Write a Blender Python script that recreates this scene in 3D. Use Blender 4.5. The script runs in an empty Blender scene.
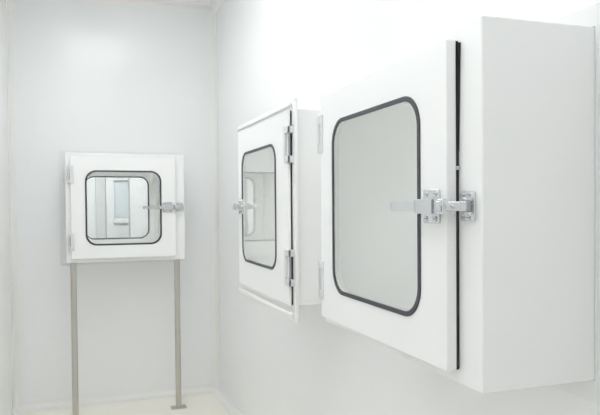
import bpy, bmesh, math
from mathutils import Vector, Matrix

S = bpy.context.scene
COL = S.collection
PI = math.pi

# ------------------------------------------------------------------ materials
def principled(name, col, rough=.4, metal=0.0, spec=.5, coat=0.0, vary=0.0, bump=0.0, scale=8.0, emit=None, strength=0):
    m = bpy.data.materials.new(name); m.use_nodes = True
    nt = m.node_tree; b = nt.nodes['Principled BSDF']
    b.inputs['Base Color'].default_value = (*col, 1)
    b.inputs['Roughness'].default_value = rough
    b.inputs['Metallic'].default_value = metal
    b.inputs['Specular IOR Level'].default_value = spec
    if coat:
        b.inputs['Coat Weight'].default_value = coat
        b.inputs['Coat Roughness'].default_value = .06
    if emit:
        b.inputs['Emission Color'].default_value = (*emit, 1)
        b.inputs['Emission Strength'].default_value = strength
    if vary or bump:
        tc = nt.nodes.new('ShaderNodeTexCoord')
        n = nt.nodes.new('ShaderNodeTexNoise'); n.inputs['Scale'].default_value = scale
        n.inputs['Detail'].default_value = 3
        nt.links.new(tc.outputs['Object'], n.inputs['Vector'])
        if vary:
            mr = nt.nodes.new('ShaderNodeMapRange')
            mr.inputs['To Min'].default_value = max(.02, rough - vary)
            mr.inputs['To Max'].default_value = rough + vary
            nt.links.new(n.outputs['Fac'], mr.inputs['Value'])
            nt.links.new(mr.outputs['Result'], b.inputs['Roughness'])
        if bump:
            bp = nt.nodes.new('ShaderNodeBump'); bp.inputs['Strength'].default_value = bump
            bp.inputs['Distance'].default_value = .002
            nt.links.new(n.outputs['Fac'], bp.inputs['Height'])
            nt.links.new(bp.outputs['Normal'], b.inputs['Normal'])
    return m

def glass_mat(name):
    m = bpy.data.materials.new(name); m.use_nodes = True
    nt = m.node_tree; nt.nodes.clear()
    out = nt.nodes.new('ShaderNodeOutputMaterial')
    mix = nt.nodes.new('ShaderNodeMixShader')
    tr = nt.nodes.new('ShaderNodeBsdfTransparent'); tr.inputs['Color'].default_value = (.985, .99, .988, 1)
    gl = nt.nodes.new('ShaderNodeBsdfGlossy'); gl.inputs['Roughness'].default_value = .0
    lw = nt.nodes.new('ShaderNodeLayerWeight'); lw.inputs['Blend'].default_value = .5
    pw = nt.nodes.new('ShaderNodeMath'); pw.operation = 'POWER'; pw.inputs[1].default_value = 5
    ma = nt.nodes.new('ShaderNodeMath'); ma.operation = 'MULTIPLY_ADD'
    ma.inputs[1].default_value = .96; ma.inputs[2].default_value = .04
    nt.links.new(lw.outputs['Facing'], pw.inputs[0]); nt.links.new(pw.outputs[0], ma.inputs[0])
    nt.links.new(ma.outputs[0], mix.inputs[0])
    nt.links.new(tr.outputs[0], mix.inputs[1]); nt.links.new(gl.outputs[0], mix.inputs[2])
    nt.links.new(mix.outputs[0], out.inputs[0])
    return m

def brushed(name, col, rough=.32):
    m = principled(name, col, rough, 1.0)
    nt = m.node_tree; b = nt.nodes['Principled BSDF']
    tc = nt.nodes.new('ShaderNodeTexCoord')
    mp = nt.nodes.new('ShaderNodeMapping'); mp.inputs['Scale'].default_value = (1, 1, 60)
    n = nt.nodes.new('ShaderNodeTexNoise'); n.inputs['Scale'].default_value = 12; n.inputs['Detail'].default_value = 2
    mr = nt.nodes.new('ShaderNodeMapRange'); mr.inputs['To Min'].default_value = rough - .08; mr.inputs['To Max'].default_value = rough + .1
    nt.links.new(tc.outputs['Object'], mp.inputs[0]); nt.links.new(mp.outputs[0], n.inputs['Vector'])
    nt.links.new(n.outputs['Fac'], mr.inputs['Value']); nt.links.new(mr.outputs['Result'], b.inputs['Roughness'])
    return m

M_WALL = principled('wall_panel_paint', (.905, .914, .917), .20, vary=.02, scale=3)
M_CEIL = principled('ceiling_paint', (.92, .92, .915), .5, vary=.05, scale=4)
M_FLOOR = principled('cream_epoxy', (.955, .925, .85), .38, vary=.02, scale=5)
M_COVE = principled('cove_aluminium_paint', (.89, .886, .868), .42, vary=.01)
M_BOX = principled('white_powder_coat', (.925, .925, .92), .34, coat=.35, vary=.03, scale=30)
M_FLANGE = principled('flange_paint', (.82, .83, .83), .55, vary=.03)
M_INNER = principled('liner_paint', (.93, .93, .92), .30, vary=.04, scale=10)
M_RUBBER = principled('black_rubber', (.055, .055, .068), .42, vary=.05, scale=40)
M_SEAL = principled('dark_seal', (.02, .02, .026), .6, vary=.05, scale=40)
M_CHROME = principled('satin_chrome', (.70, .71, .73), .26, 1.0, vary=.05, scale=60)
M_HINGE = principled('hinge_zinc_white', (.74, .745, .75), .38, .15, vary=.05, scale=40)
M_PIN = principled('hinge_pin_steel', (.42, .42, .44), .35, 1.0, vary=.05, scale=40)
M_DARK = principled('screw_dark', (.22, .22, .23), .4, .8, vary=.05, scale=80)
M_STEEL = brushed('brushed_stainless', (.60, .575, .535), .30)
M_GLASS = glass_mat('window_glass')
def lamp(k): return principled('lamp_diffuser', (.9, .9, .9), .5, emit=(.97, .988, 1), strength=k)
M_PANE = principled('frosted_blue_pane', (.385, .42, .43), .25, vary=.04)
M_WALLB = principled('far_room_paint', (.43, .44, .44), .4, vary=.03, scale=3)  # far-room colours darkened to offset the strong added lamp there
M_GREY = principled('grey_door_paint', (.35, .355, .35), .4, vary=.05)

# ------------------------------------------------------------------ mesh helpers
def rrect(x0, x1, z0, z1, r=0.0, k=8):
    if r <= 0:
        k = 0
    pts = []
    for cx, cz, a0 in ((x1 - r, z1 - r, 0), (x0 + r, z1 - r, 90), (x0 + r, z0 + r, 180), (x1 - r, z0 + r, 270)):
        for i in range(k + 1):
            a = math.radians(a0 + (90 * i / k if k else 45))
            pts.append((cx + r * math.cos(a), cz + r * math.sin(a)))
    return pts

def ring(bm, outer, inner, y0, y1, mi=0):
    """frame between two loops of equal length in the x-z plane, from depth y0 to y1"""
    n = len(outer)
    V = [[bm.verts.new((x, y, z)) for x, z in lp] for lp, y in ((outer, y0), (inner, y0), (outer, y1), (inner, y1))]
    fs = []
    for i in range(n):
        j = (i + 1) % n
        fs.append(bm.faces.new((V[0][i], V[0][j], V[1][j], V[1][i])))
        fs.append(bm.faces.new((V[2][j], V[2][i], V[3][i], V[3][j])))
        fs.append(bm.faces.new((V[0][j], V[0][i], V[2][i], V[2][j])))
        fs.append(bm.faces.new((V[1][i], V[1][j], V[3][j], V[3][i])))
    for f in fs: f.material_index = mi
    return fs

def prism(bm, loop, y0, y1, mi=0):
    n = len(loop)
    A = [bm.verts.new((x, y0, z)) for x, z in loop]; B = [bm.verts.new((x, y1, z)) for x, z in loop]
    fs = [bm.faces.new(A), bm.faces.new(B[::-1])]
    for i in range(n):
        j = (i + 1) % n
        fs.append(bm.faces.new((A[j], A[i], B[i], B[j])))
    for f in fs: f.material_index = mi
    return fs

def box(bm, x0, x1, y0, y1, z0, z1, mi=0):
    return prism(bm, [(x0, z0), (x1, z0), (x1, z1), (x0, z1)], y0, y1, mi)

def hexa(bm, a, b, mi=0):
    """loft between two quads (lists of four 3-D points)"""
    A = [bm.verts.new(p) for p in a]; B = [bm.verts.new(p) for p in b]
    fs = [bm.faces.new(A), bm.faces.new(B[::-1])]
    for i in range(4):
        j = (i + 1) % 4
        fs.append(bm.faces.new((A[j], A[i], B[i], B[j])))
    for f in fs: f.material_index = mi

def cyl(bm, c, r, h, axis='Z', seg=20, mi=0, r2=None):
    rot = {'Z': Matrix(), 'Y': Matrix.Rotation(PI / 2, 4, 'X'), 'X': Matrix.Rotation(PI / 2, 4, 'Y')}[axis]
    res = bmesh.ops.create_cone(bm, cap_ends=True, segments=seg, radius1=r, radius2=r if r2 is None else r2, depth=h,
                                matrix=Matrix.Translation(c) @ rot)
    for v in res['verts']:
        for f in v.link_faces: f.material_index = mi

def obj(name, bm, mats, parent=None, bevel=0.0, smooth=True, flip=1, seg=2):
    if flip < 0:
        for v in bm.verts: v.co.x = -v.co.x
    bmesh.ops.recalc_face_normals(bm, faces=bm.faces)
    me = bpy.data.meshes.new(name); bm.to_mesh(me); bm.free()
    for m in (mats if isinstance(mats, (list, tuple)) else [mats]): me.materials.append(m)
    o = bpy.data.objects.new(name, me); COL.objects.link(o)
    if parent: o.parent = parent
    if smooth:
        for p in me.polygons: p.use_smooth = True
        me.set_sharp_from_angle(angle=math.radians(32))
    if bevel:
        b = o.modifiers.new('bevel', 'BEVEL'); b.width = bevel; b.segments = seg
        b.limit_method = 'ANGLE'; b.angle_limit = math.radians(50); b.harden_normals = False
    return o

def empty(name, loc, rz, label, cat, group=None):
    o = bpy.data.objects.new(name, None); COL.objects.link(o)
    o.location = loc; o.rotation_euler = (0, 0, rz); o.empty_display_size = .1
    o['label'] = label; o['category'] = cat
    if group: o['group'] = group
    return o

def struct(o, label=None):
    o['kind'] = 'structure'
    if label: o['label'] = label
    return o

# ------------------------------------------------------------------ the room
H = 2.825
XL = -1.40
Y0, Y1 = -6.2, 2.45          # behind the camera / end of the room beyond the back wall
XE = 2.0
TH = .05

def wall(name, axis, c0, c1, u0, u1, z0, z1, holes, mat, label):
    """slab with rectangular holes. axis 'x': plane at constant x (u = y); 'y': plane at constant y (u = x)"""
    us = sorted({u0, u1, *[h[0] for h in holes], *[h[1] for h in holes]})
    zs = sorted({z0, z1, *[h[2] for h in holes], *[h[3] for h in holes]})
    def P(u, c, z): return (c, u, z) if axis == 'x' else (u, c, z)
    def solid(i, j):
        if i < 0 or j < 0 or i >= len(us) - 1 or j >= len(zs) - 1: return False
        um, zm = (us[i] + us[i + 1]) / 2, (zs[j] + zs[j + 1]) / 2
        return not any(h[0] < um < h[1] and h[2] < zm < h[3] for h in holes)
    bm = bmesh.new(); cache = {}
    def V(u, c, z):
        k = (u, c, z)
        if k not in cache: cache[k] = bm.verts.new(P(u, c, z))
        return cache[k]
    for i in range(len(us) - 1):
        for j in range(len(zs) - 1):
            if not solid(i, j): continue
            a, b, z, w = us[i], us[i + 1], zs[j], zs[j + 1]
            for c in (c0, c1): bm.faces.new((V(a, c, z), V(b, c, z), V(b, c, w), V(a, c, w)))
            if not solid(i - 1, j): bm.faces.new((V(a, c0, z), V(a, c1, z), V(a, c1, w), V(a, c0, w)))
            if not solid(i + 1, j): bm.faces.new((V(b, c0, z), V(b, c1, z), V(b, c1, w), V(b, c0, w)))
            if not solid(i, j - 1): bm.faces.new((V(a, c0, z), V(b, c0, z), V(b, c1, z), V(a, c1, z)))
            if not solid(i, j + 1): bm.faces.new((V(a, c0, w), V(b, c0, w), V(b, c1, w), V(a, c1, w)))
    return struct(obj(name, bm, mat, smooth=False), label)

# the three boxes: centre along the wall, half width, bottom, top
BACK_C, NEAR_C, MID_C = -.671, -3.238, -2.125
HW, NW = .375, .398
e = .0015
wall('wall_back', 'y', 0, TH, XL, XE, 0, H, [(BACK_C - HW - e, BACK_C + HW + e, 1.013 - e, 1.713 + e)], M_WALL, 'pale grey-white panel wall facing the camera')
wall('wall_right', 'x', 0, TH, Y0, 0, 0, H,
     [(NEAR_C - NW - e, NEAR_C + NW + e, 1.013 - e, 1.713 + e), (MID_C - HW - e, MID_C + HW + e, 1.009 - e, 1.709 + e)], M_WALL, 'pale grey-white panel wall on the right')
wall('wall_left', 'x', XL - TH, XL, Y0, Y1, 0, H, [], M_WALL, 'pale panel wall at the left edge')
wall('wall_front', 'y', Y0 - TH, Y0, XL - TH, XE + TH, 0, H, [], M_WALL, 'panel wall behind the camera')
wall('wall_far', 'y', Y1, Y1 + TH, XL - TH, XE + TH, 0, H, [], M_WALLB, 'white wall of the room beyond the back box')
wall('wall_outer', 'x', XE, XE + TH, Y0, Y1, 0, H, [], M_WALL, 'white wall of the room beyond the right wall')
bm = bmesh.new(); box(bm, XL - TH, XE + TH, Y0 - TH, Y1 + TH, -.05, 0)
struct(obj('floor', bm, M_FLOOR, smooth=False), 'cream epoxy floor')
bm = bmesh.new(); box(bm, XL - TH, XE + TH, Y0 - TH, Y1 + TH, H, H + .05)
struct(obj('ceiling', bm, M_CEIL, smooth=False), 'white panel ceiling')

TRIM = [0]
def cove(p0, p1, a, b, r, label):
    """concave quarter-round corner moulding from p0 to p1; a and b point along the two surfaces away from the corner"""
    p0, p1, a, b = Vector(p0), Vector(p1), Vector(a), Vector(b)
    lip = .004
    prof = [Vector((0, 0)), Vector((r, 0)), Vector((r, lip))]
    for i in range(9):
        t = PI * 1.5 - (PI / 2) * i / 8
        prof.append(Vector((r - .004, r - .004)) + Vector((math.cos(t), math.sin(t))) * (r - .004 - lip))
    prof += [Vector((lip, r)), Vector((0, r))]
    bm = bmesh.new()
    A = [bm.verts.new(p0 + a * q.x + b * q.y) for q in prof]; B = [bm.verts.new(p1 + a * q.x + b * q.y) for q in prof]
    bm.faces.new(A); bm.faces.new(B[::-1])
    for i in range(len(prof)):
        j = (i + 1) % len(prof); bm.faces.new((A[j], A[i], B[i], B[j]))
    TRIM[0] += 1
    struct(obj(f'trim_{TRIM[0]}', bm, M_COVE), label)
R = .05
cove((0, 0, 0), (0, 0, H), (-1, 0, 0), (0, -1, 0), R, 'white concave corner moulding right of the back box')
cove((XL, 0, 0), (XL, 0, H), (1, 0, 0), (0, -1, 0), R, 'white concave corner moulding at the left edge')
cove((XL, 0, 0), (0, 0, 0), (0, -1, 0), (0, 0, 1), R, 'white floor cove along the back wall')
cove((0, 0, 0), (0, Y0, 0), (-1, 0, 0), (0, 0, 1), R, 'white floor cove along the right wall')
cove((XL, 0, 0), (XL, Y0, 0), (1, 0, 0), (0, 0, 1), R, 'white floor cove along the left wall')
cove((XL, 0, H), (0, 0, H), (0, -1, 0), (0, 0, -1), R, 'white ceiling cove along the back wall')
cove((0, 0, H), (0, Y0, H), (-1, 0, 0), (0, 0, -1), R, 'white ceiling cove along the right wall')
cove((XL, 0, H), (XL, Y0, H), (1, 0, 0), (0, 0, -1), R, 'white ceiling cove along the left wall')

# room beyond the back box, glimpsed through its two windows
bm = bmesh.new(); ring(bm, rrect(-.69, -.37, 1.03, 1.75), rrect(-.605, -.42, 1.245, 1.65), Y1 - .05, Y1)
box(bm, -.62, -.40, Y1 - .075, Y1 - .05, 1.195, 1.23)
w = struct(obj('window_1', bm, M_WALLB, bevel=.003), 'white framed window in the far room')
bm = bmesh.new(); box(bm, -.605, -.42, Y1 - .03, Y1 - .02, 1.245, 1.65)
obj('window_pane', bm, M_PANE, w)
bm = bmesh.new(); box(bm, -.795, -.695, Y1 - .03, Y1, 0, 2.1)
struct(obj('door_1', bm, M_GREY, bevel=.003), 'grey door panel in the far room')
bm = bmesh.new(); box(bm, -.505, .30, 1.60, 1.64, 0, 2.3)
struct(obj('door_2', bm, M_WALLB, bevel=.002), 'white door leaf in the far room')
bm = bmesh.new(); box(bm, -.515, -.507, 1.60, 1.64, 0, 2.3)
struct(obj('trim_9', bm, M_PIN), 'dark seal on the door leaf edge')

# ------------------------------------------------------------------ ceiling lights
def ceiling_light(x, y, w, d, label, power):
    t = empty('ceiling_light', (x, y, H), 0, label, 'ceiling light', 'ceiling light panels')
    bm = bmesh.new()
    o = [(-w/2, -d/2), (w/2, -d/2), (w/2, d/2), (-w/2, d/2)]; k = .02
    i = [(-w/2 + k, -d/2 + k), (w/2 - k, -d/2 + k), (w/2 - k, d/2 - k), (-w/2 + k, d/2 - k)]
    V = {}
    for n, lp, z in (('ot', o, 0), ('ob', o, -.012), ('it', i, 0), ('ib', i, -.012)):
        V[n] = [bm.verts.new((px, py, z)) for px, py in lp]
    for a in range(4):
        b = (a + 1) % 4
        for p, q in (('ot', 'ob'), ('ob', 'ib'), ('ib', 'it'), ('it', 'ot')):
            bm.faces.new((V[p][a], V[p][b], V[q][b], V[q][a]))
    obj('frame', bm, M_BOX, t)
    bm = bmesh.new(); box(bm, -w/2 + k, w/2 - k, -d/2 + k, d/2 - k, -.009, -.001)
    obj('diffuser', bm, lamp(power), t, smooth=False)
    return t
ceiling_light(-.78, -1.60, .60, 1.2, 'flush white ceiling light panel nearest the back wall', 5.2)
ceiling_light(-.94, -3.35, .60, 1.2, 'flush white ceiling light panel above the large near pass box', 4.0)
ceiling_light(-.94, -5.10, .60, 1.2, 'added fill light panel at the camera end of the room', 2.7)  # added lamp, evens the light and lifts the camera-facing faces
ceiling_light(-.60, 1.25, .60, 1.2, 'added fill light panel in the room beyond the back wall', 27)  # added lamp, brightens the far room and the back box chamber
ceiling_light(1.05, -2.6, .60, 1.2, 'added fill light panel in the room beyond the right wall', 28)  # added unseen lamp, lights the right-hand chambers through their far windows

# ------------------------------------------------------------------ pass boxes
# local axes: x to the right along the wall as one faces the box, y into the wall (front of cabinet at y = 0), z up from cabinet bottom
def hinge(parent, xe, zc, hgt, half, front, hand, side=-1, back=False, depth=0, inn=.022, slim=False):
    """bridging hinge: two bars and two lugs around a dark pin; xe = door edge, side = direction of the cabinet"""
    def Y(v): return -v if not back else depth + v
    bm = bmesh.new()
    box(bm, *sorted((xe + side * (half - .010), xe + side * half)), *sorted((Y(.0005), Y(.004))), zc - hgt/2, zc + hgt/2)
    for s in (-1, 1):
        zz = sorted((zc + s * (hgt/2 - .024), zc + s * hgt/2))
        box(bm, *sorted((xe - side * inn, xe + side * half)), *sorted((Y(front * .62), Y(front))), *zz)
        box(bm, *sorted((xe + side * .006, xe + side * half)), *sorted((Y(.0006), Y(front * .99))), *zz)
    o = obj('hinge', bm, M_HINGE, parent, bevel=.003, flip=hand, seg=3)
    bm = bmesh.new()
    box(bm, *sorted((xe - side * inn, xe - side * (inn - .014))), *sorted((Y(front * .55), Y(front * 1.02))), zc - hgt/2 + .006, zc + hgt/2 - .006)
    obj('hinge_leaf', bm, M_HINGE, o, bevel=.003, flip=hand, seg=3)
    bm = bmesh.new()
    if slim: cyl(bm, (xe + side * .010, Y(front - .006), zc), .0066, hgt - .012, 'Z', 18)
    else: cyl(bm, (xe + side * .004, Y(front * .45), zc), .0045, hgt - .03, 'Z', 14)
    obj('hinge_pin', bm, M_CHROME if slim else M_PIN, o, flip=hand)
    return o

def latch(parent, xe, zc, t, gap, hand, back=False, depth=0):
    """lever latch: plate on the door, tapered lever pointing over the window, arm reaching to a keeper on the cabinet"""
    def Y(v): return -v if not back else depth + v
    f = gap + t
    def bx(bm, x0, x1, v0, v1, z0, z1, mi=0): box(bm, x0, x1, *sorted((Y(v0), Y(v1))), z0, z1, mi)
    def screw(par, x, v, r, z):
        bm = bmesh.new()
        cyl(bm, (x, Y(v + .0055), z), r, .004, 'Y', 14)
        prism(bm, rrect(x - r * .75, x + r * .75, z - .0008, z + .0008), *sorted((Y(v + .007), Y(v + .0079))), 1)
        obj('screw', bm, [M_CHROME, M_DARK], par, flip=hand)
    xb0, xb1 = xe - .085, xe - .024
    bm = bmesh.new()
    prism(bm, rrect(xb0, xb1, zc - .034, zc + .034, .005, 4), *sorted((Y(f), Y(f + .005))))
    bx(bm, xb0 + .004, xb1 - .003, f + .004, f + .011, zc - .013, zc + .013)
    base = obj('latch', bm, M_CHROME, parent, bevel=.0012, flip=hand)
    for sx in (xb0 + .013, xb1 - .013):
        for sz in (-.025, .025):
            screw(base, sx, f, .0052, zc + sz)
    bm = bmesh.new()                                    # lever: thick at the pivot, tapering to the tip
    def quad(x, vm, hv, hz): return [(x, Y(vm - hv), zc - hz), (x, Y(vm + hv), zc - hz), (x, Y(vm + hv), zc + hz), (x, Y(vm - hv), zc + hz)]
    lt = xe - (.132 if back else .174)
    secs = [(xe - .017, f + .018, .008, .0145), (xe - .074, f + .020, .0085, .0145), (xe - .084, f + .020, .0065, .011), (lt, f + .026, .005, .0085)]
    for a, b in zip(secs[:-1], secs[1:]): hexa(bm, quad(*a), quad(*b))
    cyl(bm, (lt, Y(f + .026), zc), .0085, .010, 'Y', 18)
    bmesh.ops.remove_doubles(bm, verts=bm.verts, dist=1e-5)
    obj('lever', bm, M_CHROME, base, bevel=.002, flip=hand)
    bm = bmesh.new()                                    # cam and the arm over the door edge
    bx(bm, xe - .009, xe + .024, f + .008, f + .026, zc - .0145, zc + .0145)
    bx(bm, xe - .004, xe + .019, f + .0255, f + .0285, zc - .010, zc + .010)
    bx(bm, xe - .022, xe - .008, f + .010, f + .020, zc - .008, zc + .008)
    hexa(bm, [(xe + .022, Y(f + .010), zc - .009), (xe + .022, Y(f + .020), zc - .009), (xe + .022, Y(f + .020), zc + .009), (xe + .022, Y(f + .010), zc + .009)],
         [(xe + .052, Y(.014), zc - .009), (xe + .052, Y(.024), zc - .009), (xe + .052, Y(.024), zc + .009), (xe + .052, Y(.014), zc + .009)])
    cyl(bm, (xe + .034, Y(f + .007), zc), .0038, .014, 'Y', 14)
    obj('latch_arm', bm, M_CHROME, base, bevel=.0015, flip=hand)
    bm = bmesh.new()
    cyl(bm, (xe + .046, Y(.017), zc), .0075, .019, 'Z', 18)
    obj('roller', bm, M_PIN, base, flip=hand)
    bm = bmesh.new()
    cyl(bm, (xe - .013, Y(f + .016), zc), .006, .026, 'Z', 16)
    obj('pivot_pin', bm, M_PIN, base, flip=hand)  # pivot, put in dark to deepen the shadowed gap beside the cam
    # keeper on the cabinet
    bm = bmesh.new()
    xk0, xk1 = xe + .007, xe + .052
    prism(bm, rrect(xk0, xk1, zc - .028, zc + .028, .004, 4), *sorted((Y(0), Y(.005))))
    bx(bm, xk0 + .031, xk1 - .003, .004, .022, zc - .016, zc - .010)
    bx(bm, xk0 + .031, xk1 - .003, .004, .022, zc + .010, zc + .016)
    keep = obj('latch_keeper', bm, M_CHROME, parent, bevel=.0012, flip=hand)
    for sx in (xk0 + .009, xk0 + .028):
        for sz in (-.0215, .0215):
            screw(keep, sx, 0, .0042, zc + sz)

def door(parent, dx0, dx1, dz0, dz1, wx0, wx1, wz0, wz1, gap, t, hand, back=False, depth=0, loose=False, rad=.07):
    def Y(v): return -v if not back else depth + v
    K = 10
    g = .011
    bm = bmesh.new()
    ring(bm, rrect(dx0, dx1, dz0, dz1, .006, K), rrect(wx0 + .004, wx1 - .004, wz0 + .004, wz1 - .004, rad, K), *sorted((Y(gap), Y(gap + t))))
    d = obj('door', bm, M_BOX, parent, bevel=.0025, flip=hand)
    bm = bmesh.new()                                    # rubber gasket holding the glass, standing proud of the face
    inner = rrect(wx0 + g, wx1 - g, wz0 + g, wz1 - g, rad - g * .8, K)
    ring(bm, rrect(wx0, wx1, wz0, wz1, rad, K), inner, *sorted((Y(gap + t - .001), Y(gap + t + .003))))
    if back:                                            # bead on the chamber side
        k = .009
        ring(bm, rrect(wx0 + .003, wx1 - .003, wz0 + .003, wz1 - .003, rad, K), rrect(wx0 + g - .001, wx1 - g + .001, wz0 + g - .001, wz1 - g + .001, rad - k * .8, K), *sorted((Y(gap - .003), Y(gap + .0005))))
    obj('window_gasket', bm, M_RUBBER, d, bevel=.0012, flip=hand)
    bm = bmesh.new()
    q = g - .0005
    prism(bm, rrect(wx0 + q, wx1 - q, wz0 + q, wz1 - q, rad - q * .8, K), *sorted((Y(gap + t - .006), Y(gap + t - .001))))
    obj('window_glass', bm, M_GLASS, d, flip=hand, smooth=False)
    bm = bmesh.new()                                    # seal squeezed between door and cabinet
    s0, s1 = .0015, .016
    ring(bm, rrect(dx0 + s0, dx1 - s0, dz0 + s0, dz1 - s0, .006, 3), rrect(dx0 + s1, dx1 - s1, dz0 + s1, dz1 - s1, .003, 3), *sorted((Y(.0005), Y(gap - .0003))))
    if loose:                                           # upper end of the seal hanging out of the gap
        zt = dz1 - .008
        hexa(bm, [(dx1 - .006, Y(.0008), zt), (dx1 + .0065, Y(.0008), zt), (dx1 + .0065, Y(.004), zt), (dx1 - .006, Y(.004), zt)],
             [(dx1 - .006, Y(.0008), zt - .21), (dx1 + .0002, Y(.0008), zt - .21), (dx1 + .0002, Y(.004), zt - .21), (dx1 - .006, Y(.004), zt - .21)])
    obj('door_seal', bm, M_SEAL, d, flip=hand)
    if loose:
        bm = bmesh.new(); cyl(bm, (dx1 + .001, Y(gap * .6), (wz0 + wz1) / 2 + .075), .0042, .008, 'Y', 16)
        obj('door_stud', bm, M_CHROME, d, bevel=.001, flip=hand)
    return d

def pass_box(name, loc, rz, label, zo, p, hand=1, frame=False, legs=False):
    """zo: height of the cabinet bottom above the empty. p: sizes"""
    t = empty(name, loc, rz, label, 'pass box')
    HT = .70
    HW = p.get('hwid', .375)
    D = p['depth']
    oz0, oz1 = zo, zo + HT
    ih = .31
    bm = bmesh.new()
    cx, cz = (p['wx0'] + p['wx1']) / 2, zo + (p['wz0'] + p['wz1']) / 2
    ring(bm, rrect(-HW, HW, oz0, oz1), rrect(cx - ih, cx + ih, cz - ih, cz + ih), 0, D)
    cab = obj('cabinet', bm, [M_BOX, M_INNER], t, bevel=.003, flip=hand, smooth=False)
    for f in cab.data.polygons:                          # the lining of the chamber has its own near-white paint
        c = f.center; n = f.normal
        if abs(n.y) < .5 and abs(c.x - hand * cx) < ih + .001 and abs(c.z - cz) < ih + .001: f.material_index = 1
    a = (p['dx0'], p['dx1'], zo + p['dz0'], zo + p['dz1'], p['wx0'], p['wx1'], zo + p['wz0'], zo + p['wz1'], p['gap'], p['t'], hand)
    v0 = p.get('plate', 0)
    door(t, *a, loose=p.get('loose', False))
    door(t, *a, back=True, depth=D)
    zc = zo + p['latch_z']
    latch(t, p['dx1'] + p.get('latch_dx', 0), zc, p['t'], p['gap'], hand)
    latch(t, p['dx1'] + p.get('latch_dx', 0), zc, p['t'], p['gap'], hand, back=True, depth=D)
    for hz in p['hinges']:
        hinge(t, p['dx0'], zo + hz, p['hh'], p['hw'], p['hf'], hand, slim=not frame)
        hinge(t, p['dx0'], zo + hz, p['hh'], p['hw'], p['hf'], hand, back=True, depth=D, slim=not frame)
    # flange where the box passes through the wall
    P = p['P']; fl = .044
    bm = bmesh.new()
    ring(bm, rrect(-HW - fl, HW + fl, oz0 - fl, oz1 + fl, .006, 2), rrect(-HW - .0008, HW + .0008, oz0 - .0008, oz1 + .0008, .0005, 2), P - .003, P - .0004)
    obj('wall_flange', bm, M_FLANGE, t, bevel=.0008, flip=hand)
    if frame:
        fx0, fx1, fz0, fz1 = p['frame']
        fz0 += zo; fz1 += zo
        bm = bmesh.new()
        ring(bm, rrect(fx0, fx1, fz0, fz1, .003, 2), rrect(p['dx0'] + .03, p['dx1'] - .03, zo + p['dz0'] + .03, zo + p['dz1'] - .03, .003, 2), -.0002, .013)
        fr = obj('front_frame', bm, M_BOX, t, bevel=.002, flip=hand)
        for z0, z1 in ((fz0 + .014, fz0 + .032), (fz1 - .026, fz1 - .014)):
            bm = bmesh.new(); box(bm, fx0 + .022, fx1 - .020, -.012, 0, z0, z1)
            obj('ledge', bm, M_BOX, fr, bevel=.005, flip=hand, seg=3)
    if legs:
        for x in (-.334, .328):
            bm = bmesh.new(); cyl(bm, (x, .050, zo / 2 + .003), .019, zo - .008, 'Z', 28)
            lg = obj('leg', bm, M_STEEL, t, flip=hand)
            bm = bmesh.new(); prism(bm, rrect(x - .052, x + .052, .015, .085, .006, 3), 0, .006)
            for v in bm.verts: v.co = Vector((v.co.x, v.co.z, v.co.y))
            for sx in (-.036, .036): cyl(bm, (x + sx, .05, .009), .007, .007, 'Z', 6)
            obj('foot_plate', bm, M_STEEL, lg, bevel=.001, flip=hand)
    return t

common = dict(dz0=.025, dz1=.674, wz0=.108, wz1=.589, gap=.007, t=.022, latch_z=.349,
              hinges=(.561, .134), hh=.112, hw=.016, hf=.032)
pass_box('pass_box', (BACK_C, -.358, 0), 0, 'white pass box on two stainless legs against the back wall', 1.013,
         dict(common, P=.358, depth=.36 + .358 - .0, dx0=-.345, dx1=.313, wx0=-.257, wx1=.221), legs=True)
pass_box('pass_box', (-.2633, NEAR_C, 1.013), -PI / 2, 'large white pass box nearest the camera, its grey side in view', 0,
         dict(common, P=.2633, depth=.62, hwid=NW, dx0=-.354, dx1=.324, latch_dx=.003, wx0=-.260, wx1=.225, loose=True))
pass_box('pass_box', (-.253, MID_C, 1.009), -PI / 2, 'white pass box in the middle, framed door with two block hinges', 0,
         dict(P=.253, depth=.60, dz0=.002, dz1=.694, wz0=.111, wz1=.594, gap=.006, t=.010, latch_z=.354,
              hinges=(.571, .138), hh=.128, hw=.026, hf=.026,
              dx0=-.382, dx1=.353, wx0=-.238, wx1=.281, frame=(-.407, .415, -.054, .732)), hand=-1, frame=True)

# ------------------------------------------------------------------ camera
Rv = Vector((0.94632315, -0.32311766, -0.00821488)); Uv = Vector((0.01401424, 0.01562566, 0.9997797)); Fv = Vector((0.32291811, 0.94622979, -0.01931517))
cam = bpy.data.cameras.new('camera'); co = bpy.data.objects.new('camera', cam); COL.objects.link(co)
mt = Matrix((Rv, Uv, -Fv)).transposed().to_4x4(); mt.translation = Vector((-0.96883195, -4.63426805, 1.36563619))
co.matrix_world = mt
cam.sensor_width = 36; cam.sensor_fit = 'HORIZONTAL'
cam.lens = 635.3353 / 600 * 36
cam.shift_x = 4.586 / 600; cam.shift_y = 10.464 / 600
cam.clip_start = .02
S.camera = co

# ------------------------------------------------------------------ world, colour, light paths
w = bpy.data.worlds.new('world'); S.world = w; w.use_nodes = True
w.node_tree.nodes['Background'].inputs[0].default_value = (.9, .93, .95, 1)
w.node_tree.nodes['Background'].inputs[1].default_value = .5
S.view_settings.view_transform = 'Standard'; S.view_settings.look = 'None'
S.view_settings.gamma = 1; S.view_settings.use_curve_mapping = False
S.view_settings.exposure = 0.09
S.cycles.max_bounces = 16; S.cycles.diffuse_bounces = 10; S.cycles.glossy_bounces = 6; S.cycles.transparent_max_bounces = 16
